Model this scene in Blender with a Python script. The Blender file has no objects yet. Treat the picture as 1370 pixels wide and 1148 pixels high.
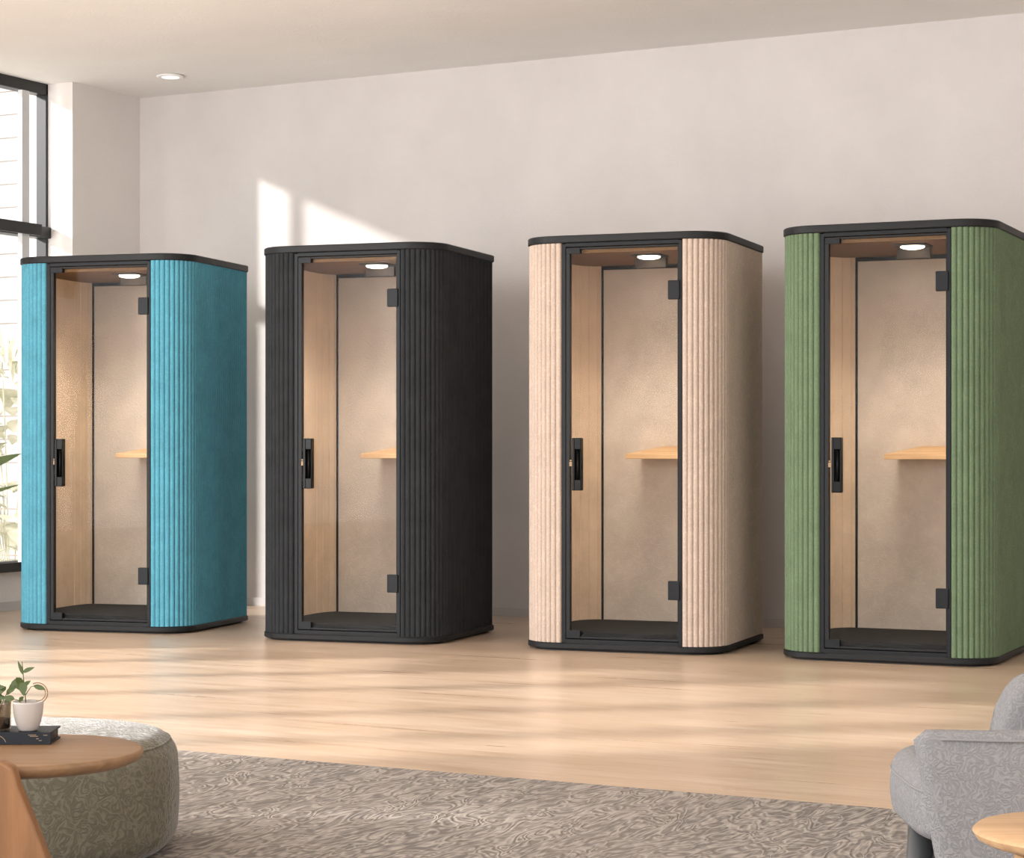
import bpy, bmesh, math, random
from math import sin, cos, pi, radians, sqrt, atan2
from mathutils import Vector, Matrix
random.seed(7)
S = bpy.context.scene
C = S.collection

# ------------------------------------------------------------------ helpers
def lin(c):
    return tuple(((v/255)/12.92 if v/255 <= .04045 else ((v/255+.055)/1.055)**2.4) for v in c) + (1,)

def link(name, me, mat=None, parent=None):
    o = bpy.data.objects.new(name, me)
    C.objects.link(o)
    if mat is not None and me is not None and len(me.materials) == 0: me.materials.append(mat)
    if parent is not None: o.parent = parent
    return o

def empty(name, loc=(0, 0, 0), rz=0.0):
    o = bpy.data.objects.new(name, None); C.objects.link(o)
    o.empty_display_size = .1
    o.location = loc; o.rotation_euler = (0, 0, rz)
    return o

def tag(o, label=None, cat=None, group=None, kind=None):
    if label: o['label'] = label
    if cat: o['category'] = cat
    if group: o['group'] = group
    if kind: o['kind'] = kind
    return o

class MB:
    def __init__(s): s.v = []; s.f = []
    def add(s, vs, fs):
        b = len(s.v); s.v += [tuple(v) for v in vs]; s.f += [tuple(i+b for i in f) for f in fs]; return s
    def box(s, x0, x1, y0, y1, z0, z1):
        vs = [(x, y, z) for z in (z0, z1) for (x, y) in ((x0, y0), (x1, y0), (x1, y1), (x0, y1))]
        return s.add(vs, [(3, 2, 1, 0), (4, 5, 6, 7), (0, 1, 5, 4), (1, 2, 6, 5), (2, 3, 7, 6), (3, 0, 4, 7)])
    def prism(s, pts, z0, z1):
        n = len(pts)
        vs = [(x, y, z0) for x, y in pts] + [(x, y, z1) for x, y in pts]
        fs = [tuple(reversed(range(n))), tuple(range(n, 2*n))] + [(i, (i+1) % n, n+(i+1) % n, n+i) for i in range(n)]
        return s.add(vs, fs)
    def rings(s, rings, cap=True):
        n = len(rings[0]); vs = [p for r in rings for p in r]; fs = []
        for k in range(len(rings)-1):
            for i in range(n):
                fs.append((k*n+i, k*n+(i+1) % n, (k+1)*n+(i+1) % n, (k+1)*n+i))
        if cap:
            fs.append(tuple(reversed(range(n)))); fs.append(tuple(range((len(rings)-1)*n, len(rings)*n)))
        return s.add(vs, fs)
    def lathe(s, prof, n=48, cx=0, cy=0, cap=True):
        return s.rings([[(cx+r*cos(2*pi*i/n), cy+r*sin(2*pi*i/n), z) for i in range(n)] for r, z in prof], cap)
    def tube(s, pts, rad, n=10, cap=True):
        pts = [Vector(p) for p in pts]; rs = []
        for i, p in enumerate(pts):
            t = (pts[min(i+1, len(pts)-1)] - pts[max(i-1, 0)]).normalized()
            a = t.cross(Vector((0, 0, 1)))
            if a.length < 1e-3: a = t.cross(Vector((0, 1, 0)))
            a.normalize(); b = t.cross(a).normalized()
            r = rad[i] if isinstance(rad, (list, tuple)) else rad
            rs.append([p + a*r*cos(2*pi*k/n) + b*r*sin(2*pi*k/n) for k in range(n)])
        return s.rings(rs, cap)
    def build(s, name, mat, parent=None, smooth=False, bevel=0, seg=3, sub=0, angle=None):
        me = bpy.data.meshes.new(name); me.from_pydata(s.v, [], s.f)
        bm = bmesh.new(); bm.from_mesh(me); bmesh.ops.recalc_face_normals(bm, faces=bm.faces[:]); bm.to_mesh(me); bm.free()
        me.update()
        if smooth or bevel or angle:
            me.polygons.foreach_set('use_smooth', [True]*len(me.polygons))
        if angle:
            try: me.set_sharp_from_angle(angle=radians(angle))
            except Exception: pass
        o = link(name, me, mat, parent)
        if bevel:
            m = o.modifiers.new('b', 'BEVEL'); m.width = bevel; m.segments = seg; m.limit_method = 'ANGLE'; m.angle_limit = radians(40); m.harden_normals = True
        if sub:
            m = o.modifiers.new('s', 'SUBSURF'); m.levels = sub; m.render_levels = sub
        return o

# ------------------------------------------------------------------ materials
def mat(name, col, rough=.6, metal=0, spec=.5):
    m = bpy.data.materials.new(name); m.use_nodes = True
    b = m.node_tree.nodes['Principled BSDF']
    b.inputs['Base Color'].default_value = lin(col); b.inputs['Roughness'].default_value = rough
    b.inputs['Metallic'].default_value = metal; b.inputs['Specular IOR Level'].default_value = spec
    return m

def nn(m, t, **kw):
    n = m.node_tree.nodes.new(t)
    for k, v in kw.items(): setattr(n, k, v)
    return n

def coords(m, scale=(1, 1, 1), kind='Object', rot=(0, 0, 0)):
    tc = nn(m, 'ShaderNodeTexCoord'); mp = nn(m, 'ShaderNodeMapping')
    mp.inputs['Scale'].default_value = scale; mp.inputs['Rotation'].default_value = rot
    m.node_tree.links.new(tc.outputs[kind], mp.inputs['Vector'])
    return mp.outputs['Vector']

def noise(m, vec, scale, detail=3, rough=.5, dist=0):
    n = nn(m, 'ShaderNodeTexNoise'); n.inputs['Scale'].default_value = scale; n.inputs['Detail'].default_value = detail
    n.inputs['Roughness'].default_value = rough; n.inputs['Distortion'].default_value = dist
    m.node_tree.links.new(vec, n.inputs['Vector']); return n.outputs['Fac']

def ramp(m, fac, stops):
    r = nn(m, 'ShaderNodeValToRGB'); e = r.color_ramp.elements
    while len(e) < len(stops): e.new(.5)
    for k, (p, c) in enumerate(stops): e[k].position = p; e[k].color = lin(c) if len(c) == 3 else c
    m.node_tree.links.new(fac, r.inputs['Fac']); return r.outputs['Color']

def math_(m, op, a, b=None, c=None):
    n = nn(m, 'ShaderNodeMath', operation=op)
    for i, v in enumerate((a, b, c)):
        if v is None: continue
        if isinstance(v, (int, float)): n.inputs[i].default_value = v
        else: m.node_tree.links.new(v, n.inputs[i])
    return n.outputs[0]

def mixc(m, fac, a, b, mode='MIX'):
    n = nn(m, 'ShaderNodeMix', data_type='RGBA', blend_type=mode)
    L = m.node_tree.links
    if isinstance(fac, (int, float)): n.inputs[0].default_value = fac
    else: L.new(fac, n.inputs[0])
    for i, v in ((6, a), (7, b)):
        if isinstance(v, tuple): n.inputs[i].default_value = v
        else: L.new(v, n.inputs[i])
    return n.outputs[2]

def setc(m, out): m.node_tree.links.new(out, m.node_tree.nodes['Principled BSDF'].inputs['Base Color'])
def setbump(m, h, strength=.3, dist=.01):
    b = nn(m, 'ShaderNodeBump'); b.inputs['Strength'].default_value = strength; b.inputs['Distance'].default_value = dist
    m.node_tree.links.new(h, b.inputs['Height']); m.node_tree.links.new(b.outputs['Normal'], m.node_tree.nodes['Principled BSDF'].inputs['Normal'])

def squiggle(m, vec, scale, freq, dist=1.2):
    """fine winding contour lines, 0..1"""
    f = noise(m, vec, scale, 1.5, .5, dist)
    return math_(m, 'MULTIPLY_ADD', math_(m, 'SINE', math_(m, 'MULTIPLY', f, freq)), .5, .5)

def plaster(name, col, var=.03, rough=.9):
    m = mat(name, col, rough, spec=.25)
    v = coords(m)
    n = noise(m, v, 1.1, 5, .6)
    d = tuple(max(0, c-255*var) for c in col); l = tuple(min(255, c+255*var) for c in col)
    setc(m, ramp(m, n, [(.3, d), (.7, l)]))
    h = squiggle(m, v, 5.5, 50)
    h2 = noise(m, v, 60, 2)
    setbump(m, math_(m, 'ADD', h, math_(m, 'MULTIPLY', h2, .5)), .07, .006)
    return m

def felt(name, col, var=.04, bump=.35, rough=.95, scale=1.0, lines=.10, spec=.2):
    m = mat(name, col, rough, spec=spec)
    v = coords(m)
    n = noise(m, v, 6*scale, 5, .6)
    d = tuple(max(0, c*(1-var*2.2)) for c in col); l = tuple(min(255, c*(1+var*2.2)) for c in col)
    base = ramp(m, n, [(.3, d), (.7, l)])
    sq = squiggle(m, v, 16*scale, 26, 1.5)
    sq = math_(m, 'POWER', sq, 6)
    lt = tuple(min(255, c*1.25+12) for c in col)
    setc(m, mixc(m, math_(m, 'MULTIPLY', sq, lines), base, lin(lt)))
    f = noise(m, v, 220, 2)
    setbump(m, math_(m, 'ADD', math_(m, 'MULTIPLY', sq, .6), f), bump, .003)
    return m

def wood(name, c1, c2, c3, rough=.45, axis=0, scale=1.0, coat=0, spec=.4):
    m = mat(name, c2, rough, spec=spec)
    sc = [10*scale]*3; sc[axis] = .8*scale
    v = coords(m, tuple(sc))
    n = noise(m, v, 2.0, 6, .62, .6)
    setc(m, ramp(m, n, [(.3, c1), (.5, c2), (.72, c3)]))
    setbump(m, n, .05, .002)
    if coat:
        m.node_tree.nodes['Principled BSDF'].inputs['Coat Weight'].default_value = coat
        m.node_tree.nodes['Principled BSDF'].inputs['Coat Roughness'].default_value = .15
    return m

def thin_glass(name, tint=(255, 255, 255), refl=.06):
    m = bpy.data.materials.new(name); m.use_nodes = True; nt = m.node_tree; nt.nodes.clear()
    o = nt.nodes.new('ShaderNodeOutputMaterial'); mx = nt.nodes.new('ShaderNodeMixShader')
    t = nt.nodes.new('ShaderNodeBsdfTransparent'); t.inputs[0].default_value = lin(tint)
    g = nt.nodes.new('ShaderNodeBsdfGlossy'); g.inputs['Roughness'].default_value = .02
    mx.inputs[0].default_value = refl
    nt.links.new(t.outputs[0], mx.inputs[1]); nt.links.new(g.outputs[0], mx.inputs[2]); nt.links.new(mx.outputs[0], o.inputs[0])
    return m

def emit(name, col, st):
    m = bpy.data.materials.new(name); m.use_nodes = True; nt = m.node_tree; nt.nodes.clear()
    o = nt.nodes.new('ShaderNodeOutputMaterial'); e = nt.nodes.new('ShaderNodeEmission')
    e.inputs[0].default_value = lin(col); e.inputs[1].default_value = st; nt.links.new(e.outputs[0], o.inputs[0]); return m

M = {}
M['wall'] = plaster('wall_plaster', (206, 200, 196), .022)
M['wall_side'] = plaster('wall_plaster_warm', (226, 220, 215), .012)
M['ceiling'] = plaster('ceiling_plaster', (240, 237, 233), .012)
M['base'] = mat('painted_trim', (196, 190, 186), .6)
M['black'] = mat('black_powder_coat', (34, 35, 36), .5, spec=.2)
M['window_black'] = mat('window_black', (22, 22, 23), .4)
M['deepblack'] = mat('deep_black', (12, 12, 12), .6)
M['door_black'] = mat('door_black', (27, 29, 32), .45, spec=.18)
M['mat_dark'] = felt('dark_floor_mat', (38, 38, 37), .04, .3, .95, 1, .03)
M['inner'] = felt('inner_felt_tan', (222, 198, 170), .02, .3, .95, 1, .07)
M['back'] = felt('inner_felt_greige', (216, 203, 188), .02, .3, .95, 1, .09)
M['brown'] = mat('brown_ceiling', (112, 84, 54), .8, spec=.2)
M['lamp_box'] = mat('lamp_box', (58, 48, 38), .6, spec=.2)
M['lamp_disc'] = emit('lamp_disc', (255, 240, 218), 9)
M['desk'] = wood('desk_oak', (205, 160, 110), (222, 180, 130), (232, 196, 148), .45, 0, 1.5)
M['glass'] = thin_glass('door_glass', (252, 252, 252), .003)
M['winglass'] = thin_glass('window_glass', (255, 255, 255), .04)
M['brass'] = mat('brass', (150, 122, 88), .5, .3)
M['handle'] = mat('handle_black', (13, 13, 13), .3, spec=.15)
M['oak_dark'] = wood('table_wood', (112, 84, 58), (128, 97, 68), (142, 110, 80), .45, 0, 1.4)
M['oak_leg'] = wood('table_leg_wood', (112, 76, 44), (128, 88, 54), (144, 102, 66), .45, 2, 1.2)
M['oak_light'] = wood('stool_wood', (150, 118, 86), (168, 135, 100), (182, 150, 116), .45, 0, 1.4)
M['concrete'] = plaster('outside_ground', (215, 212, 205), .02)
M['post'] = mat('pale_post', (205, 205, 205), .5)

# oak floor, boards running along the back wall
m = mat('oak_floor', (222, 190, 155), .34, spec=.5); M['floor'] = m
v = coords(m)
vs = coords(m, (.55, 9, 1)); vs2 = coords(m, (.25, 3.2, 1)); vf = coords(m, (2.2, 46, 1))
n1 = noise(m, vs, 1.6, 6, .6, .35); n2 = noise(m, vs2, 1.0, 3, .5); n3 = noise(m, vf, 1.5, 4, .6, .2)
c = ramp(m, n1, [(.28, (182, 155, 130)), (.5, (205, 183, 160)), (.74, (220, 200, 180))])
c = mixc(m, .35, c, ramp(m, n2, [(.3, (192, 164, 139)), (.7, (225, 204, 186))]))
c = mixc(m, math_(m, 'MULTIPLY', math_(m, 'POWER', n3, 3), 1.9), c, lin((166, 136, 106)))
br = nn(m, 'ShaderNodeTexBrick'); br.offset = .37
br.inputs['Color1'].default_value = (1, 1, 1, 1); br.inputs['Color2'].default_value = (.93, .92, .91, 1); br.inputs['Mortar'].default_value = (.95, .94, .93, 1)
br.inputs['Scale'].default_value = 1; br.inputs['Mortar Size'].default_value = .0015; br.inputs['Brick Width'].default_value = 2.1; br.inputs['Row Height'].default_value = .19
m.node_tree.links.new(v, br.inputs['Vector'])
c = mixc(m, .75, c, br.outputs['Color'], 'MULTIPLY')
setc(m, c)
setbump(m, n3, .05, .002)
rr = nn(m, 'ShaderNodeMapRange'); rr.inputs[3].default_value = .2; rr.inputs[4].default_value = .42
m.node_tree.links.new(n1, rr.inputs[0]); m.node_tree.links.new(rr.outputs[0], m.node_tree.nodes['Principled BSDF'].inputs['Roughness'])

# rug: winding raised lines
m = mat('rug_weave', (150, 138, 126), 1, spec=.1); M['rug'] = m
v = coords(m, (1, .36, 1), 'Object', (0, 0, radians(-24)))
a = squiggle(m, v, 9, 46, 1.6)
b = squiggle(m, v, 20, 26, .8)
big = noise(m, v, 1.2, 2)
lines = math_(m, 'MULTIPLY_ADD', b, .4, math_(m, 'MULTIPLY', a, .6))
col = ramp(m, lines, [(.15, (98, 93, 90)), (.5, (131, 126, 121)), (.9, (162, 155, 146))])
col = mixc(m, math_(m, 'MULTIPLY', big, .5), col, lin((152, 140, 130)))
setc(m, col); setbump(m, lines, .6, .006)

def pattern_fabric(name, dark, midc, light, s=14, fr=40):
    m = mat(name, midc, .95, spec=.15)
    v = coords(m)
    a = squiggle(m, v, s, fr, 1.6)
    f = noise(m, v, 240, 2)
    setc(m, ramp(m, math_(m, 'MULTIPLY_ADD', f, .3, math_(m, 'MULTIPLY', a, .7)), [(.2, dark), (.5, midc), (.85, light)]))
    setbump(m, math_(m, 'ADD', a, math_(m, 'MULTIPLY', f, .4)), .35, .004)
    return m
M['ottoman'] = pattern_fabric('ottoman_boucle', (96, 91, 78), (102, 97, 84), (114, 109, 94), 26, 26)
for k_, v_ in (('Sheen Weight', .45), ('Sheen Roughness', .25)): M['ottoman'].node_tree.nodes['Principled BSDF'].inputs[k_].default_value = v_
M['chair'] = pattern_fabric('armchair_fabric', (122, 121, 122), (127, 126, 127), (137, 135, 135), 34, 40)
M['piping'] = mat('piping_grey', (126, 124, 124), .8)
M['charcoal'] = mat('charcoal_leg', (62, 64, 66), .4)
M['leaf'] = mat('leaf_green', (92, 108, 62), .5)
M['leafd'] = mat('leaf_dark_green', (70, 84, 38), .55)
M['ceramic'] = mat('white_ceramic', (176, 168, 162), .3)
M['soil'] = mat('dark_contents', (96, 78, 62), .8)
M['book'] = mat('book_navy', (30, 33, 39), .5, spec=.25)
M['gold'] = mat('gold_foil', (150, 128, 104), .4, .3)
M['pages'] = mat('book_pages', (190, 184, 176), .8)
M['pot'] = mat('grey_planter', (150, 148, 146), .7)

m = mat('outdoor_leaf_overexposed', (222, 220, 196), .6); M['outleaf'] = m  # milky overexposure of the leaves put into their colour
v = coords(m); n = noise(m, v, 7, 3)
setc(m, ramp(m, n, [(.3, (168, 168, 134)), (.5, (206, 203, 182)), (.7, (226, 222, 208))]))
m = mat('white_block_wall', (170, 168, 166), .9); M['block'] = m
v = coords(m, (1, 1, 1), 'Object', (radians(90), 0, 0))
br = nn(m, 'ShaderNodeTexBrick'); br.inputs['Scale'].default_value = 1
br.inputs['Color1'].default_value = lin((172, 171, 170)); br.inputs['Color2'].default_value = lin((164, 162, 160)); br.inputs['Mortar'].default_value = lin((128, 116, 106))
br.inputs['Mortar Size'].default_value = .005; br.inputs['Brick Width'].default_value = .8; br.inputs['Row Height'].default_value = .2
m.node_tree.links.new(v, br.inputs['Vector']); setc(m, br.outputs['Color'])

# ------------------------------------------------------------------ room
RX, RY, HC = 12.5, -14.5, 3.70       # right wall, open front side, ceiling height
def struct(o): o['kind'] = 'structure'; return o
struct(MB().box(-.5, RX+.2, RY, .2, -.1, 0).build('floor', M['floor']))
struct(MB().box(-.5, RX+.2, RY, .2, HC, HC+.15).build('ceiling', M['ceiling']))
struct(MB().box(-.4, RX+.2, 0, .2, 0, HC).build('wall_back', M['wall']))
struct(MB().box(RX, RX+.2, RY, 0, 0, HC).build('wall_right', M['wall']))
XW = -.248
wl = MB().box(-.4, 0, -.763, 0, 0, HC)                      # pier beside the window, its face catches the sun
wl.box(-.36, XW, -2.05, -.763, 0, .275)
def wallseg(y0, y1, z0=0, z1=HC): wl.box(-.36, XW, y0, y1, z0, z1)
wallseg(-4.2, -2.05)
SUN_GAPS = [(-5.55, -4.75, .1, 1.3), (-6.5, -5.66, .1, 1.85), (-7.35, -6.60, .1, 2.4), (-8.45, -7.46, .1, 2.95),  # unseen openings, invented and stepped to lay sun streaks on the floor
       (-9.4, -8.55, .1, 3.3), (-10.1, -9.52, .1, 3.5), (-12.6, -11.5, 2.25, 3.0)]  # last opening added to put sun on the ottoman top
y = -4.2
for (a0, a1, z0, z1) in SUN_GAPS:
    wallseg(a1, y); wallseg(a0, a1, 0, z0); wallseg(a0, a1, z1, HC); y = a0
wallseg(RY, y)
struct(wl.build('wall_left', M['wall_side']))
struct(MB().box(0, RX, -.012, 0, 0, .06).build('baseboard_back', M['base'], bevel=.002))
bl = MB().box(0, .012, -.763, -.012, 0, .06); bl.box(XW, XW+.012, -2.05, -.763, 0, .06)
struct(bl.build('baseboard_left', M['base']))

# window in the recessed bay
w = struct(empty('window_1', (XW, -1.4, 0)))
Y0, Y1 = -2.05+1.4, -.763+1.4
fr = MB()
fr.box(-.06, .03, Y1-.022, Y1, .25, 3.70); fr.box(-.06, .03, Y0, Y0+.03, .25, 3.70)
fr.box(-.06, .03, Y0, Y1, 3.62, 3.70); fr.box(-.06, .04, Y0, Y1, .275, .34)
fr.build('window_frame', M['window_black'], w, bevel=.004)
MB().box(-.375, -.33, -.495+1.4, -.445+1.4, .2, 3.72).build('window_outer_post', M['window_black'], w, bevel=.004)
MB().box(-.06, .06, Y0, Y1-.0, 2.605, 2.685).build('window_transom', M['window_black'], w, bevel=.008)
MB().box(-.045, -.04, Y0+.03, Y1-.02, .31, 3.63).build('window_pane', M['winglass'], w)
rl = MB()
for z0, z1 in ((2.605, 2.685), (.275, .34)): rl.box(.12, .14, Y0, -.955+1.4, z0, z1)
rl.build('window_rail', M['window_black'], w, bevel=.004)
MB().box(.078, .118, -1.14+1.4, -1.063+1.4, .275, 3.600).build('window_post', M['post'], w, bevel=.004)

# recessed downlight near the corner
d = empty('ceiling_downlight', (.765, -.65, HC))
tag(d, 'small round recessed downlight in the ceiling near the back corner', 'downlight')
MB().lathe([(.085, -.001), (.095, -.004), (.095, -.010), (.082, -.014), (.066, -.010), (.064, -.002)], 40).build('trim_ring', M['ceiling'], d, smooth=True)
MB().lathe([(.05, -.0135), (.062, -.0135), (.062, -.016), (.05, -.017)], 40).build('lens', emit('downlight_lens', (255, 252, 246), 1.1), d)

# ------------------------------------------------------------------ phone booths
def arc(cx, cy, r, a0, a1, n): return [(cx+r*cos(radians(a0+(a1-a0)*k/n)), cy+r*sin(radians(a0+(a1-a0)*k/n))) for k in range(n+1)]
def rrect(W, D, R, R2=.04, o=0., n=20):
    W += 2*o; D += 2*o; R += o; R2 += o
    return (arc(W/2-R, -D/2+R, R, -90, 0, n) + arc(W/2-R2, D/2-R2, R2, 0, 90, 8) + arc(-W/2+R2, D/2-R2, R2, 90, 180, 8) + arc(-W/2+R, -D/2+R, R, 180, 270, n))

def slab(mb, pts_in, pts_out, z0, z1, ch):
    """rounded slab: rings in, out, out, in"""
    def scale(p, z): return [(x, y, z) for x, y in p]
    mb.rings([scale(pts_in, z0), scale(pts_out, z0+ch), scale(pts_out, z1-ch), scale(pts_in, z1)])

def fluted(path_fn, L, pitch_fn, depth, thick, z0, z1, name, mat_, parent):
    """path_fn(s)->(x,y,nx,ny) with outward normal; ribs along the run, each rounded with a sharp groove between"""
    out = []; inn = []
    s = 0.; k = 8
    while s < L-1e-6:
        p = min(pitch_fn(s), L-s)
        if L-(s+p) < .35*p: p = L-s
        for i in range(k):
            t = i/k; ss = s+p*t
            x, y, nx, ny = path_fn(ss)
            h = depth*(1-(abs(2*t-1))**3.2) - depth
            out.append((x+nx*h, y+ny*h)); inn.append((x-nx*thick, y-ny*thick))
        s += p
    x, y, nx, ny = path_fn(L); out.append((x-nx*depth, y-ny*depth)); inn.append((x-nx*thick, y-ny*thick))
    n = len(out); mb = MB()
    vs = [(a, b, z0) for a, b in out] + [(a, b, z1) for a, b in out] + [(a, b, z0) for a, b in inn] + [(a, b, z1) for a, b in inn]
    fs = []
    for i in range(n-1):
        fs += [(i, i+1, n+i+1, n+i), (2*n+i+1, 2*n+i, 3*n+i, 3*n+i+1), (n+i, n+i+1, 3*n+i+1, 3*n+i), (i+1, i, 2*n+i, 2*n+i+1)]
    fs += [(0, n, 3*n, 2*n), (n-1, 2*n-1, 4*n-1, 3*n-1)]
    mb.add(vs, fs)
    return mb.build(name, mat_, parent, angle=50)

def inner_plan(W, D, R, yb):
    o = .04; r = R-o
    return arc(W/2-R, -D/2+R, r, -90, 0, 12)+[(W/2-o, yb), (-W/2+o, yb)]+arc(-W/2+R, -D/2+R, r, 180, 270, 12)

def booth(x, y, yaw, W, D, jl, jr, iy, il, fab, label, side_pitch=.032, shelf=(-.13, .33)):
    H = 2.302; R = .2; ZB = .045; ZT = 2.26
    t = empty('phone_booth', (x, y, 0), radians(yaw))
    tag(t, label, 'phone booth', 'phone booths lined up along the wall')
    # base and roof
    b = MB(); slab(b, rrect(W, D, R, o=-.002), rrect(W, D, R, o=.006), .010, ZB, .006)
    base = b.build('base_plinth', M['black'], t, angle=35)
    b = MB().prism(rrect(W, D, R, o=-.035), 0, .012); b.build('foot', M['deepblack'], base)
    b = MB(); slab(b, rrect(W, D, R, o=.001), rrect(W, D, R, o=.007), ZT, H, .005)
    b.build('roof_slab', M['black'], t, angle=35)
    # fluted fabric shells
    q = R*pi/2
    def pathfn(sg, j):
        front = max(0, j-R)
        def fn(s):
            if s < front: px, py, nx, ny = W/2-j+s, -D/2, 0, -1
            elif s < front+q:
                a = -pi/2+(s-front)/R; px, py, nx, ny = W/2-R+R*cos(a), -D/2+R+R*sin(a), cos(a), sin(a)
            else: px, py, nx, ny = W/2, -D/2+R+(s-front-q), 1, 0
            return (sg*px, py, sg*nx, ny)
        return fn, front+q+(D-R-.03)
    for sg, j in ((-1, jl), (1, jr)):
        fn, L = pathfn(sg, j)
        fluted(fn, L, lambda s: (.031 if s < .30 else side_pitch), .010, .03, ZB, ZT, 'fluted_panel', fab, t)
    MB().box(-W/2+.02, W/2-.02, D/2-.035, D/2-.002, ZB, ZT).build('rear_panel', fab, t, bevel=.003)
    # jamb frame set in the opening
    xl, xr = -W/2+jl, W/2-jr; yf = -D/2
    f = MB()
    f.box(xl+.001, xl+.024, yf+.012, yf+.07, ZB, ZT-.004); f.box(xr-.020, xr-.001, yf+.004, yf+.07, ZB, ZT-.004)
    f.box(xl+.024, xr-.020, yf+.006, yf+.07, 2.238, ZT-.001); f.box(xl+.024, xr-.020, yf+.004, yf+.07, ZB-.002, .066)
    f.build('door_frame', M['deepblack'] if False else M['door_black'], t, bevel=.002)
    # door: slim rim, glass, hinges, patches, handle
    dl, dr, db, dt = xl+.027, xr-.022, .070, 2.234
    rim = MB(); g = .022
    rim.box(dl, dl+g, yf+.012, yf+.045, db, dt); rim.box(dr-.006, dr, yf+.012, yf+.045, db, dt)
    rim.box(dl+g, dr-.006, yf+.012, yf+.045, dt-.010, dt); rim.box(dl+g, dr-.006, yf+.012, yf+.045, db, db+.012)
    door = rim.build('door', M['black'], t, bevel=.0015)
    MB().box(dl+g-.002, dr-.004, yf+.024, yf+.030, db+.010, dt-.008).build('glass_pane', M['glass'], door)
    for z0, z1 in ((1.933, 2.036), (.297, .400)):
        hb = MB().box(dr-.056, dr+.010, yf-.006, yf+.024, z0, z1)
        hb.build('hinge', M['door_black'], door, bevel=.004)
    for z0, z1 in ((dt-.034, dt+.0), (db, db+.044)):
        MB().box(dl+.001, dl+.082, yf+.008, yf+.040, z0, z1).build('patch_fitting', M['door_black'], door, bevel=.002)
    # pull handle: long rounded plate with a sunken grip
    hx0, hx1, hz0, hz1 = dl+.044, dl+.044+.054, .889, 1.180
    hcx = (hx0+hx1)/2
    hb = MB()
    hb.box(hx0, hx0+.017, yf-.020, yf+.022, hz0, hz1)
    hb.box(hx0+.016, hx1, yf-.020, yf+.022, hz1-.064, hz1); hb.box(hx0+.016, hx1, yf-.020, yf+.022, hz0, hz0+.060)
    hb.box(hx1-.008, hx1, yf-.012, yf+.022, hz0+.05, hz1-.06)
    hb.box(hx0+.010, hx1-.004, yf+.004, yf+.022, hz0+.04, hz1-.05)
    hb.build('handle', M['handle'], door, bevel=.008, seg=4)
    gb = MB().tube([(hcx+.004, yf-.004, hz0+.05), (hcx+.004, yf-.004, hz1-.055)], .007, 14)
    gb.build('grip', M['handle'], door, smooth=True)
    lb = MB().box(dl+.019, dl+.046, yf+.010, yf+.022, 1.022, 1.048); lb.box(dl+.024, dl+.034, yf+.004, yf+.012, 1.050, 1.060)
    lb.build('latch', M['brass'], door, bevel=.002)
    # interior
    MB().prism(inner_plan(W, D, R, iy+.01), ZB, .105).build('floor_mat', M['mat_dark'], t, bevel=.002)
    MB().prism(inner_plan(W, D, R, iy+.02), 2.205, 2.255).build('ceiling_panel', M['brown'], t)
    xi = -W/2+.075
    for sg, cut in ((-1, il), (1, il)):
        # straight felt wall, then a curved corner with grooves up to the rear panel
        xe = -W/2+cut-.006
        y0 = -D/2+.072; yc = iy-.20
        pts = [(xi, y0), (xi, yc)]
        N = 48
        for k in range(1, N+1):
            u = k/N; a = u*pi/2
            px = xi+(xe-xi)*(1-cos(a)); py = yc+(iy-.004-yc)*sin(a)
            gr = max(0, 1-abs(((u*4) % 1)-.5)/.09) if k < N else 0
            pts.append((px-.005*gr, py+.003*gr))
        w_ = [(-sg*px, py) for px, py in pts] if sg == 1 else pts
        ww = MB(); n = len(w_)
        off = -.02 if sg == -1 else .02
        vs = [(a, b_, .105) for a, b_ in w_]+[(a, b_, 2.205) for a, b_ in w_]+[(a+off, b_+.012, .105) for a, b_ in w_]+[(a+off, b_+.012, 2.205) for a, b_ in w_]
        fs = []
        for i in range(n-1): fs += [(i, i+1, n+i+1, n+i), (2*n+i, 2*n+i+1, 3*n+i+1, 3*n+i), (n+i, n+i+1, 3*n+i+1, 3*n+i), (i, i+1, 2*n+i+1, 2*n+i)]
        fs += [(0, n, 3*n, 2*n), (n-1, 2*n-1, 4*n-1, 3*n-1)]
        ww.add(vs, fs); ww.build('inner_wall', M['inner'], t, angle=25)
    bx0 = -W/2+il; 
    MB().box(bx0, -bx0, iy, iy+.03, .105, 2.205).build('felt_back_panel', M['back'], t)
    tr = MB(); tr.box(bx0-.008, bx0+.004, iy-.008, iy+.01, .105, 2.205); tr.box(-bx0-.004, -bx0+.008, iy-.008, iy+.01, .105, 2.205)
    tr.box(bx0+.004, -bx0-.004, iy-.008, iy+.01, 2.182, 2.205)
    tr.build('edge_trim', M['deepblack'], t)
    # little wedge-topped desk
    sx, sy = shelf
    zf, zb, z_ = 1.090, 1.136, 1.062
    yfn, ybk = iy-sy, iy-.003; xr_ = W/2-.10
    xb = sx+.14
    dv = [(sx, yfn, z_), (xr_, yfn, z_), (xr_, ybk, z_), (sx, ybk, z_), (sx, yfn, zf), (xr_, yfn, zf), (xr_, ybk, zb), (xb, ybk, zb), (sx, ybk, zf)]
    MB().add(dv, [(3, 2, 1, 0), (0, 1, 5, 4), (1, 2, 6, 5), (2, 3, 8, 7, 6), (3, 0, 4, 8), (4, 5, 6, 7), (4, 7, 8)]).build('desk_shelf', M['desk'], t, bevel=.003)
    # ceiling lamp: black plate with glowing disc, box behind
    lx, ly = .10, -.235
    pl = MB().box(lx-.085, lx+.085, ly-.07, ly+.10, 2.196, 2.206)
    lamp = pl.build('lamp', M['deepblack'], t, bevel=.002)
    MB().lathe([(.03, 2.1965), (.062, 2.1955), (.064, 2.192), (.056, 2.186), (.035, 2.181), (.01, 2.179)], 40, lx, ly).build('lamp_disc', M['lamp_disc'], lamp)
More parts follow.
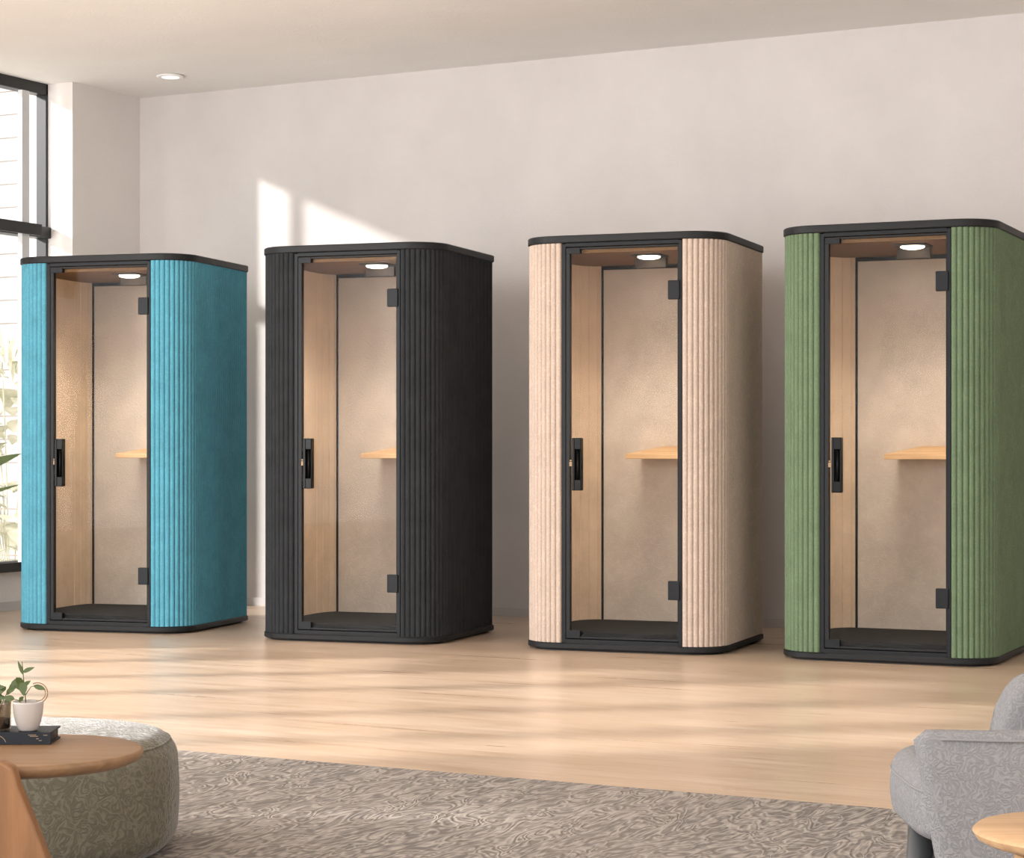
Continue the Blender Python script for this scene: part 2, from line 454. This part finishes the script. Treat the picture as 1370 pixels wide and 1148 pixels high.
    MB().box(lx-.108, lx+.074, ly+.085, ly+.125, 2.140, 2.198).build('lamp_housing', M['lamp_box'], lamp, bevel=.003)
    ld = bpy.data.lights.new('lamp_glow', 'SPOT'); ld.energy = 52; ld.color = (1, .92, .82); ld.spot_size = radians(125); ld.spot_blend = .8; ld.shadow_soft_size = .2
    lo = bpy.data.objects.new('lamp_glow', ld); C.objects.link(lo); lo.parent = t; lo.location = (lx-.16, ly-.06, 2.15)
    return t

fabs = {'teal': felt('felt_teal', (86, 152, 172), .02, .5, .95, 1.6, .16), 'char': felt('felt_charcoal', (46, 48, 50), .04, .5, .95, 1.6, .05, .15),
        'beige': felt('felt_beige', (190, 172, 158), .012, .5, .9, 1.6, .2), 'green': felt('felt_green', (103, 121, 94), .02, .5, .95, 1.6, .16)}
booth(1.293, -1.757, 11.13, 1.172, .989, .250, .217, .359, .130, fabs['teal'], 'teal blue fluted phone booth with glass door nearest the window')
booth(3.021, -1.626, 8.21, 1.144, .994, .254, .219, .383, .145, fabs['char'], 'charcoal black fluted phone booth with glass door', side_pitch=.062)
booth(4.680, -1.424, 6.88, 1.154, .997, .247, .211, .383, .205, fabs['beige'], 'pale beige fluted phone booth with glass door')
booth(6.172, -1.304, 3.06, 1.147, 1.009, .240, .210, .390, .205, fabs['green'], 'sage green fluted phone booth with glass door')

# ------------------------------------------------------------------ foreground
CAM = Vector((9.504, -12.328, 1.122)); PSI = radians(27.495)

def at(u, Z): return (CAM.x-sin(PSI)*Z+cos(PSI)*u, CAM.y+cos(PSI)*Z+sin(PSI)*u)
rug = MB().box(3.9, 9.6, -10.6, -6.09, .0005, .0105).build('rug', M['rug'])
tag(rug, 'large taupe rug with a winding line pattern on the oak floor', 'rug')

def plan(a, b, n, N=72, cx=0, cy=0):
    r = []
    for i in range(N):
        t = 2*pi*i/N; c_, s_ = cos(t), sin(t)
        r.append((cx+a*abs(c_)**(2/n)*(1 if c_ > 0 else -1), cy+b*abs(s_)**(2/n)*(1 if s_ > 0 else -1)))
    return r
def puff(mb, a, b, n, z0, z1, rt, rb, cx=0, cy=0, bulge=0., crown=0., N=72):
    rings = []
    def ring(ins, z):
        return [(x, y, z) for x, y in plan(a-ins, b-ins, n, N, cx, cy)]
    for k in range(0, 9):
        t = k/8*pi/2; rings.append(ring(rb*(1-sin(t)), z0+rb*(1-cos(t))))
    for k in range(1, 8):
        t = k/8; rings.append(ring(-bulge*sin(pi*t), z0+rb+(z1-rt-z0-rb)*t))
    for k in range(0, 13):
        t = k/12*pi/2; rings.append(ring(rt*(1-cos(t)), z1-rt+rt*sin(t)))
    for k in range(1, 8):
        ins = rt+(min(a, b)-rt)*k/8.2; rings.append(ring(ins, z1+crown*sin(pi/2*k/8)))
    return mb.rings(rings)

o = empty('ottoman', (5.474, -7.944, .012), PSI)
tag(o, 'low rounded grey-beige boucle ottoman on the rug behind the round coffee table', 'ottoman')
puff(MB(), .62, .42, 2.5, 0.0, .325, .08, .07, bulge=.004, crown=.012, N=96).build('cushion_body', M['ottoman'], o, smooth=True)
seam = MB(); 
pts = [(x, y, .300) for x, y in plan(.62-.0225, .42-.0225, 2.5, 96)]
seam.tube(pts+[pts[0]], .0035, 6, False)
seam.build('top_seam', M['ottoman'], o, smooth=True)

# round coffee table with slab legs
t = empty('coffee_table', (6.428, -8.743, .012), PSI)
tag(t, 'round brown wooden coffee table with slab legs in front of the ottoman', 'coffee table')
TT = .445
MB().lathe([(.10, TT-.030), (.232, TT-.030), (.249, TT-.022), (.256, TT-.010), (.254, TT-.002), (.248, TT), (.10, TT)], 96).build('tabletop', M['oak_dark'], t, angle=60)
def slab_leg(cx, cy, ang, parent):
    # flat curved board, wide at the foot, its top meeting the rim
    prof = [(.05, TT+.020), (.072, TT+.008), (.083, TT-.03), (.118, TT-.11), (.150, TT-.19), (.168, TT-.26), (.178, .10), (.185, 0)]
    left = [(-.185, 0), (-.178, .10), (-.168, TT-.26), (-.150, TT-.19), (-.118, TT-.11), (-.083, TT-.03), (-.072, TT+.008), (-.05, TT+.020)]
    pts = prof+left
    th = .018; mb = MB()
    ca, sa = cos(ang), sin(ang)
    vs = []
    for yy in (-th, th):
        for px, pz in pts:
            lx_, ly_ = px, yy
            vs.append((cx+lx_*ca-ly_*sa, cy+lx_*sa+ly_*ca, pz))
    n = len(pts)
    mb.add(vs, [tuple(range(n)), tuple(reversed(range(n, 2*n)))]+[(i, (i+1) % n, n+(i+1) % n, n+i) for i in range(n)])
    return mb.build('leg', M['oak_leg'], parent, bevel=.008, seg=4)
slab_leg(-.024, -.290, radians(-8), t)
slab_leg(-.275, .06, radians(-90), t)

# book
bk = empty('book', (*at(-1.0985, 4.735), .012+TT), PSI+radians(1))
tag(bk, 'dark navy hardback book lying flat on the round coffee table', 'book')
cv = MB(); cv.box(-.13, .062, -.062, .050, .0003, .004); cv.box(-.13, .062, -.062, .050, .024, .028); cv.box(-.13, .062, -.064, -.058, .0003, .028)
cv.build('cover', M['book'], bk, bevel=.0012)
MB().box(-.128, .057, -.058, .046, .004, .024).build('pages', M['book'], bk)
for (x0, x1, z) in ((.012, .030, .0215), (.016, .034, .0185), (.046, .055, .021), (.030, .036, .013), (.036, .042, .009)):
    MB().box(x0, x1, -.0652, -.064, z, z+.0012).build('spine_mark', M['gold'], bk)
gm = MB().tube([(-.052, -.0645, .020), (-.046, -.0645, .017), (-.041, -.0645, .012), (-.038, -.0645, .006)], .0008, 6)
gm.build('spine_mark', M['gold'], bk)
TZ = .012+TT+.028

def leaf(mb, base, direction, L, wd, droop=.3, n=8, up=Vector((0, 0, 1)), fold=.15):
    d = Vector(direction).normalized(); side = d.cross(up)
    if side.length < 1e-3: side = Vector((1, 0, 0))
    side.normalize(); vs = []; b = Vector(base)
    nrm = side.cross(d).normalized()
    for k in range(n+1):
        t_ = k/n; wv = wd*(sin(pi*t_**.8)**.9 if 0 < t_ < 1 else 0.02)
        p = b+d*L*t_-Vector((0, 0, 1))*droop*L*t_*t_
        vs += [p-side*wv+nrm*wv*fold, p, p+side*wv+nrm*wv*fold]
    fs = []
    for k in range(n):
        for j in (0, 1): fs.append((3*k+j, 3*k+j+1, 3*k+j+4, 3*k+j+3))
    mb.add(vs, fs)

# white cup with a sprig
cup = empty('cup', (6.371, -8.686, 0), PSI)
cup.location = (*at(-1.092, 4.70), TZ+.0006)
tag(cup, 'white ceramic cup with wire handle holding a green sprig on the book', 'cup')
MB().lathe([(.012, .0), (.019, .0), (.022, .004), (.028, .018), (.0325, .038), (.0345, .062), (.0345, .066), (.0325, .066), (.031, .05), (.026, .02), (.018, .008), (.008, .007)], 48).build('body', M['ceramic'], cup, smooth=True)
MB().lathe([(.005, .055), (.0318, .055), (.0318, .057), (.005, .058)], 32).build('soil', M['soil'], cup)
hd = MB()
for rr_ in (.023, .018):
    hd.tube([(.020+rr_*cos(a), .004, .084+rr_*sin(a)) for a in [radians(-100+k*12) for k in range(0, 19)]], .0013, 8)
hd.build('handle', M['brass'], cup, smooth=True)
sp = MB()
sp.tube([(-.004, 0, .05), (-.008, 0, .09), (-.012, 0, .135)], .0012, 6)
sp.tube([(-.006, 0, .08), (.006, 0, .098), (.018, 0, .102)], .001, 6)
sp.tube([(-.004, 0, .05), (-.022, 0, .068), (-.04, 0, .072)], .001, 6)
sp.tube([(-.012, 0, .135), (-.014, 0, .155)], .001, 6)
for bs, dr, L, wd in (((-.012, 0, .125), (-.3, 0, 1), .040, .004), ((-.013, 0, .130), (.8, .1, .5), .032, .005), ((-.012, -.002, .112), (.1, -.1, -.9), .030, .010),
                      ((-.012, .002, .112), (-.9, -.1, .1), .024, .007), ((.012, 0, .1), (1, 0, -.15), .028, .006), ((-.008, 0, .09), (-.8, -.2, .6), .03, .006),
                      ((-.03, 0, .07), (-1, 0, .3), .028, .007), ((-.02, 0, .066), (.5, -.3, .6), .02, .005), ((-.01, 0, .100), (.7, 0, .7), .022, .005), ((-.012, 0, .10), (-.4, -.3, .8), .03, .008)):
    leaf(sp, bs, dr, L, wd, .15, 6, Vector((0, -1, .2)))
sp.build('sprig', M['leafd'], cup, smooth=True)

jar = empty('glass_jar', (0, 0, 0), PSI)
jar.location = (*at(-1.163, 4.705), TZ+.0006)
tag(jar, 'small glass jar with dark contents and leafy twigs beside the white cup', 'jar')
MB().lathe([(.018, 0), (.028, 0), (.030, .003), (.031, .06), (.0315, .064), (.029, .064), (.0285, .006), (.018, .004)], 40).build('body', thin_glass('jar_glass', (205, 200, 190), .15), jar, smooth=True)
MB().lathe([(.01, .005), (.028, .005), (.028, .026), (.01, .027)], 32).build('contents', M['soil'], jar)
tw = MB(); rnd = random.Random(3)
for k in range(6):
    dx, dz = rnd.uniform(-.03, .035), rnd.uniform(.09, .15)
    tw.tube([(0, 0, .02), (dx*.4, 0, dz*.6), (dx, 0, dz)], .001, 6)
    for q in range(6):
        f_ = .5+q*.1; p = (dx*f_, rnd.uniform(-.004, .004), .02+(dz-.02)*f_)
        leaf(tw, p, (rnd.uniform(-1, 1), rnd.uniform(-.4, .4), rnd.uniform(.0, 1)), rnd.uniform(.016, .028), rnd.uniform(.004, .007), .2, 5, Vector((0, -1, .2)))
tw.build('twigs', M['leafd'], jar, smooth=True)

# armchair: local x = to the right in the picture, y = away, facing -x
ch = empty('armchair', (8.518, -8.050, .0115), PSI)
tag(ch, 'light grey upholstered armchair with dark legs at the right edge of the rug', 'armchair')
puff(MB(), .305, .27, 4.0, .335, .478, .045, .03, cx=.002, cy=.02, bulge=.003, crown=.02, N=96).build('seat', M['chair'], ch, smooth=True)
def panel(path, zb, zt, th, name, rc=.05, parent=ch, m=M['chair'], lean=None):
    """soft upholstered slab following a plan path; zb/zt functions of 0..1; rounded section"""
    P = [Vector((p[0], p[1], 0)) for p in path]; n = len(P); rings = []
    for i, p in enumerate(P):
        u = i/(n-1); tg = (P[min(i+1, n-1)]-P[max(i-1, 0)]).normalized(); nr = Vector((tg.y, -tg.x, 0))
        e = min(u, 1-u)*n/1.6; thk = th*(sqrt(max(0, 1-(1-min(1, e))**2))*.9+.1)
        z0, z1 = zb(u), zt(u); sec = []
        for k in range(24):
            a = 2*pi*k/24; ca, sa = cos(a), sin(a)
            ox = thk/2*abs(ca)**(.75)*(1 if ca > 0 else -1)
            # rounded stadium in the vertical section
            hh = (z1-z0)/2; oz = (hh-thk/2)*(1 if sa > 1e-6 else (-1 if sa < -1e-6 else 0))*min(1, abs(sa)*3)+thk/2*sa
            q = p+nr*ox+Vector((0, 0, (z0+z1)/2+oz))
            if lean: q += lean(u, oz/hh if hh else 0)
            sec.append(q)
        rings.append(sec)
    return MB().rings(rings).build(name, m, parent, smooth=True)
def bez(ps, n=28):
    # Catmull-Rom through points
    out = []
    P = [Vector(p) for p in ps]; P = [P[0]*2-P[1]]+P+[P[-1]*2-P[-2]]
    m_ = len(P)-3
    for i in range(n+1):
        s = i/n*m_; k = min(int(s), m_-1); t_ = s-k; a, b, c_, d_ = P[k:k+4]
        out.append(.5*((2*b)+(-a+c_)*t_+(2*a-5*b+4*c_-d_)*t_*t_+(-a+3*b-3*c_+d_)*t_**3))
    return out
arm_path = bez([(-.335, -.28), (-.16, -.315), (.10, -.32), (.30, -.27), (.42, -.12), (.44, .05)], 40)
def arm_lean(u, h):    # front edge slopes back towards the floor
    return Vector((.07*max(0, 1-u*2.5)*(1-h)/2*1.0, 0, 0))
panel(arm_path, lambda u: .17, lambda u: .575+.012*u if u > .03 else .575-.02*(1-u/.03)**2, .07, 'arm_shell', lean=arm_lean)
back_path = bez([(-.075, .285), (.05, .285), (.19, .265), (.32, .19), (.39, .04), (.385, -.1)], 40)
def ztop(u):
    r = .13
    return .475+.145*sqrt(max(0, 1-(1-min(1, u/r))**2))
panel(back_path, lambda u: .30, ztop, .11, 'backrest', lean=lambda u, h: Vector((.03*h, .02*h, 0)))
pp = MB()
pp.tube([(p.x+.0, p.y-.036, .562) for p in arm_path[2:30]], .0025, 8)
pp.build('arm_piping', M['piping'], ch, smooth=True)
pp = MB(); pts = [(x+.002, y+.02, .435) for x, y in plan(.305, .27, 4.0, 96)]
pp.tube(pts+[pts[0]], .003, 6, False); pp.build('seat_piping', M['piping'], ch, smooth=True)
for (tx, ty, bx_, by_) in ((-.265, -.02, -.31, -.05), (-.20, .2, -.25, .25), (.28, .18, .34, .23), (.28, -.18, .33, -.22)):
    MB().tube([(tx, ty, .35), ((tx+bx_)/2, (ty+by_)/2, .16), (bx_, by_, .004)], [.030, .022, .013], 16).build('leg', M['charcoal'], ch, smooth=True)

# small round side table, bottom right
st = empty('side_table', (8.790, -8.985, .012), PSI)
tag(st, 'small round light wood side table in front of the grey armchair', 'side table')
SZ = .507
MB().lathe([(.06, SZ-.022), (.160, SZ-.022), (.172, SZ-.016), (.178, SZ-.006), (.172, SZ), (.06, SZ)], 72).build('tabletop', M['oak_light'], st, angle=60)
for k in range(3):
    a = radians(195+120*k)
    MB().tube([(.105*cos(a), .105*sin(a), SZ-.024), (.125*cos(a), .125*sin(a), .25), (.15*cos(a), .15*sin(a), 0)], [.019, .017, .012], 16).build('leg', M['oak_light'], st, smooth=True)

# indoor plant beside the window, only leaf tips reach the picture
pl = empty('potted_plant', (.30, -2.45, 0), 0)
tag(pl, 'leafy indoor plant by the window with long green leaves reaching the teal booth', 'plant')
MB().lathe([(.08, 0), (.13, 0), (.14, .02), (.17, .34), (.17, .36), (.15, .36), (.15, .32), (.05, .32)], 48).build('planter', M['pot'], pl, smooth=True)
MB().lathe([(.02, .31), (.149, .31), (.149, .33), (.02, .335)], 32).build('soil', M['soil'], pl)
lf = MB(); rnd = random.Random(5)
for k in range(16):
    a = radians(k*22.5+rnd.uniform(-8, 8)); 
    if cos(a) < -.35: continue
    r_ = rnd.uniform(.25, .5); z_ = rnd.uniform(.8, 1.5)
    if k in (3, 4, 5): continue
    lf.tube([(0, 0, .32), (r_*.2*cos(a), r_*.2*sin(a), z_*.6), (r_*.35*cos(a), r_*.35*sin(a), z_)], .006, 6)
    leaf(lf, (r_*.35*cos(a), r_*.35*sin(a), z_), (cos(a), sin(a), .5), rnd.uniform(.25, .4), .045, .5, 10)
# three leaves towards the booth
for (b_, t_, wd) in (((.155, -1.975, .955), (.46, -1.817, 1.095), .036), ((.155, -1.975, .785), (.46, -1.817, .895), .014)):
    b_ = Vector(b_)-Vector((.30, -2.45, 0)); t_ = Vector(t_)-Vector((.30, -2.45, 0)); d_ = t_-b_
    lf.tube([(0, 0, .32), (-.05, .2, b_.z*.75), b_], .006, 6)
    leaf(lf, b_, d_+Vector((0, 0, .02)), d_.length, wd, .06, 12, Vector((.35, -1, .5)))
lf.build('leaves', M['leaf'], pl, smooth=True)

# ------------------------------------------------------------------ outside the window
struct(MB().box(-9, -.5, -16, 8, -.12, -.02).build('ground_outside', M['concrete']))
wo = struct(MB().box(-7, -.42, 1.6, 1.8, -.02, 6.0).build('wall_outside', M['block']))
rnd = random.Random(11)
for i, (bx_, by_, hh, kind, lab) in enumerate(((-1.30, .10, 2.05, 0, 'pale sunlit broad-leaved shrub outside the window'),)):
    sh = empty('outdoor_shrub', (bx_, by_, -.02)); tag(sh, lab, 'shrub')
    g = MB(); st_ = MB()
    for k in range(170 if kind == 0 else 46):
        a = rnd.uniform(0, 2*pi); r_ = rnd.uniform(.05, .42); z_ = rnd.uniform(.15, hh-.15)
        p = (r_*cos(a), r_*sin(a), z_)
        if k % 12 == 0: st_.tube([(r_*.2*cos(a), r_*.2*sin(a), 0), (r_*.6*cos(a), r_*.6*sin(a), z_*.6), p], .005, 5)
        if kind == 0:
            leaf(g, p, (cos(a+rnd.uniform(-1, 1)), sin(a+rnd.uniform(-1, 1)), rnd.uniform(-.3, .9)), rnd.uniform(.18, .34), rnd.uniform(.06, .11), rnd.uniform(.1, .5), 8)
    for k in range(26):     # narrow upright blades above the broad leaves
        a = rnd.uniform(0, 2*pi); r_ = rnd.uniform(.0, .3)
        leaf(g, (r_*cos(a), r_*sin(a), hh-.3+rnd.uniform(-.2, .1)), (cos(a)*.5, sin(a)*.5, 1), rnd.uniform(.3, .5), .014, .25, 8)
    st_.build('stems', M['outleaf'], sh); g.build('foliage', M['outleaf'], sh, smooth=True)

# ------------------------------------------------------------------ light
sun = bpy.data.lights.new('sun', 'SUN'); sun.energy = 7; sun.angle = radians(2.0); sun.color = (1, .97, .93)
so = bpy.data.objects.new('sun', sun); C.objects.link(so)
so.rotation_euler = Vector((1.389, 1.0, -.597)).to_track_quat('-Z', 'Y').to_euler(); so.location = (-8, -8, 6)

def area(name, loc, target, sx, sy, e, col=(1, 1, 1)):
    l = bpy.data.lights.new(name, 'AREA'); l.shape = 'RECTANGLE'; l.size = sx; l.size_y = sy; l.energy = e; l.color = col
    a = bpy.data.objects.new(name, l); C.objects.link(a); a.location = loc
    a.rotation_euler = (Vector(target)-Vector(loc)).to_track_quat('-Z', 'Y').to_euler(); return a
area('window_fill', (.1, -8.0, 2.0), (6, -5, 1.2), 7.0, 3.2, 680, (.97, .98, 1))  # added fill just inside the left wall, stands in for window skylight
area('front_fill', (5.0, -14.2, 2.4), (4.0, 0, 1.3), 10, 2.4, 300, (.96, .98, 1))  # added fill across the open front, no lamp there

area('right_fill', (12.3, -7.5, 2.0), (5, -1.5, 1.2), 4.5, 2.8, 150, (.97, .98, 1))  # added fill by the closed right wall, lifts the booth sides
wd = bpy.data.worlds.new('world'); S.world = wd; wd.use_nodes = True
bg = wd.node_tree.nodes['Background']; bg.inputs[0].default_value = (.96, .98, 1, 1); bg.inputs[1].default_value = 1.75

# ------------------------------------------------------------------ camera
cd = bpy.data.cameras.new('camera'); cam = bpy.data.objects.new('camera', cd); C.objects.link(cam)
cam.location = CAM; cam.rotation_euler = (radians(90), 0, PSI)
cd.sensor_fit = 'HORIZONTAL'; cd.sensor_width = 36; cd.lens = 2786/1370*36
cd.shift_y = (600-574)/1370; cd.clip_start = .05; cd.clip_end = 200
S.camera = cam
S.view_settings.view_transform = 'Standard'; S.view_settings.look = 'None'; S.view_settings.exposure = 0; S.view_settings.gamma = 1
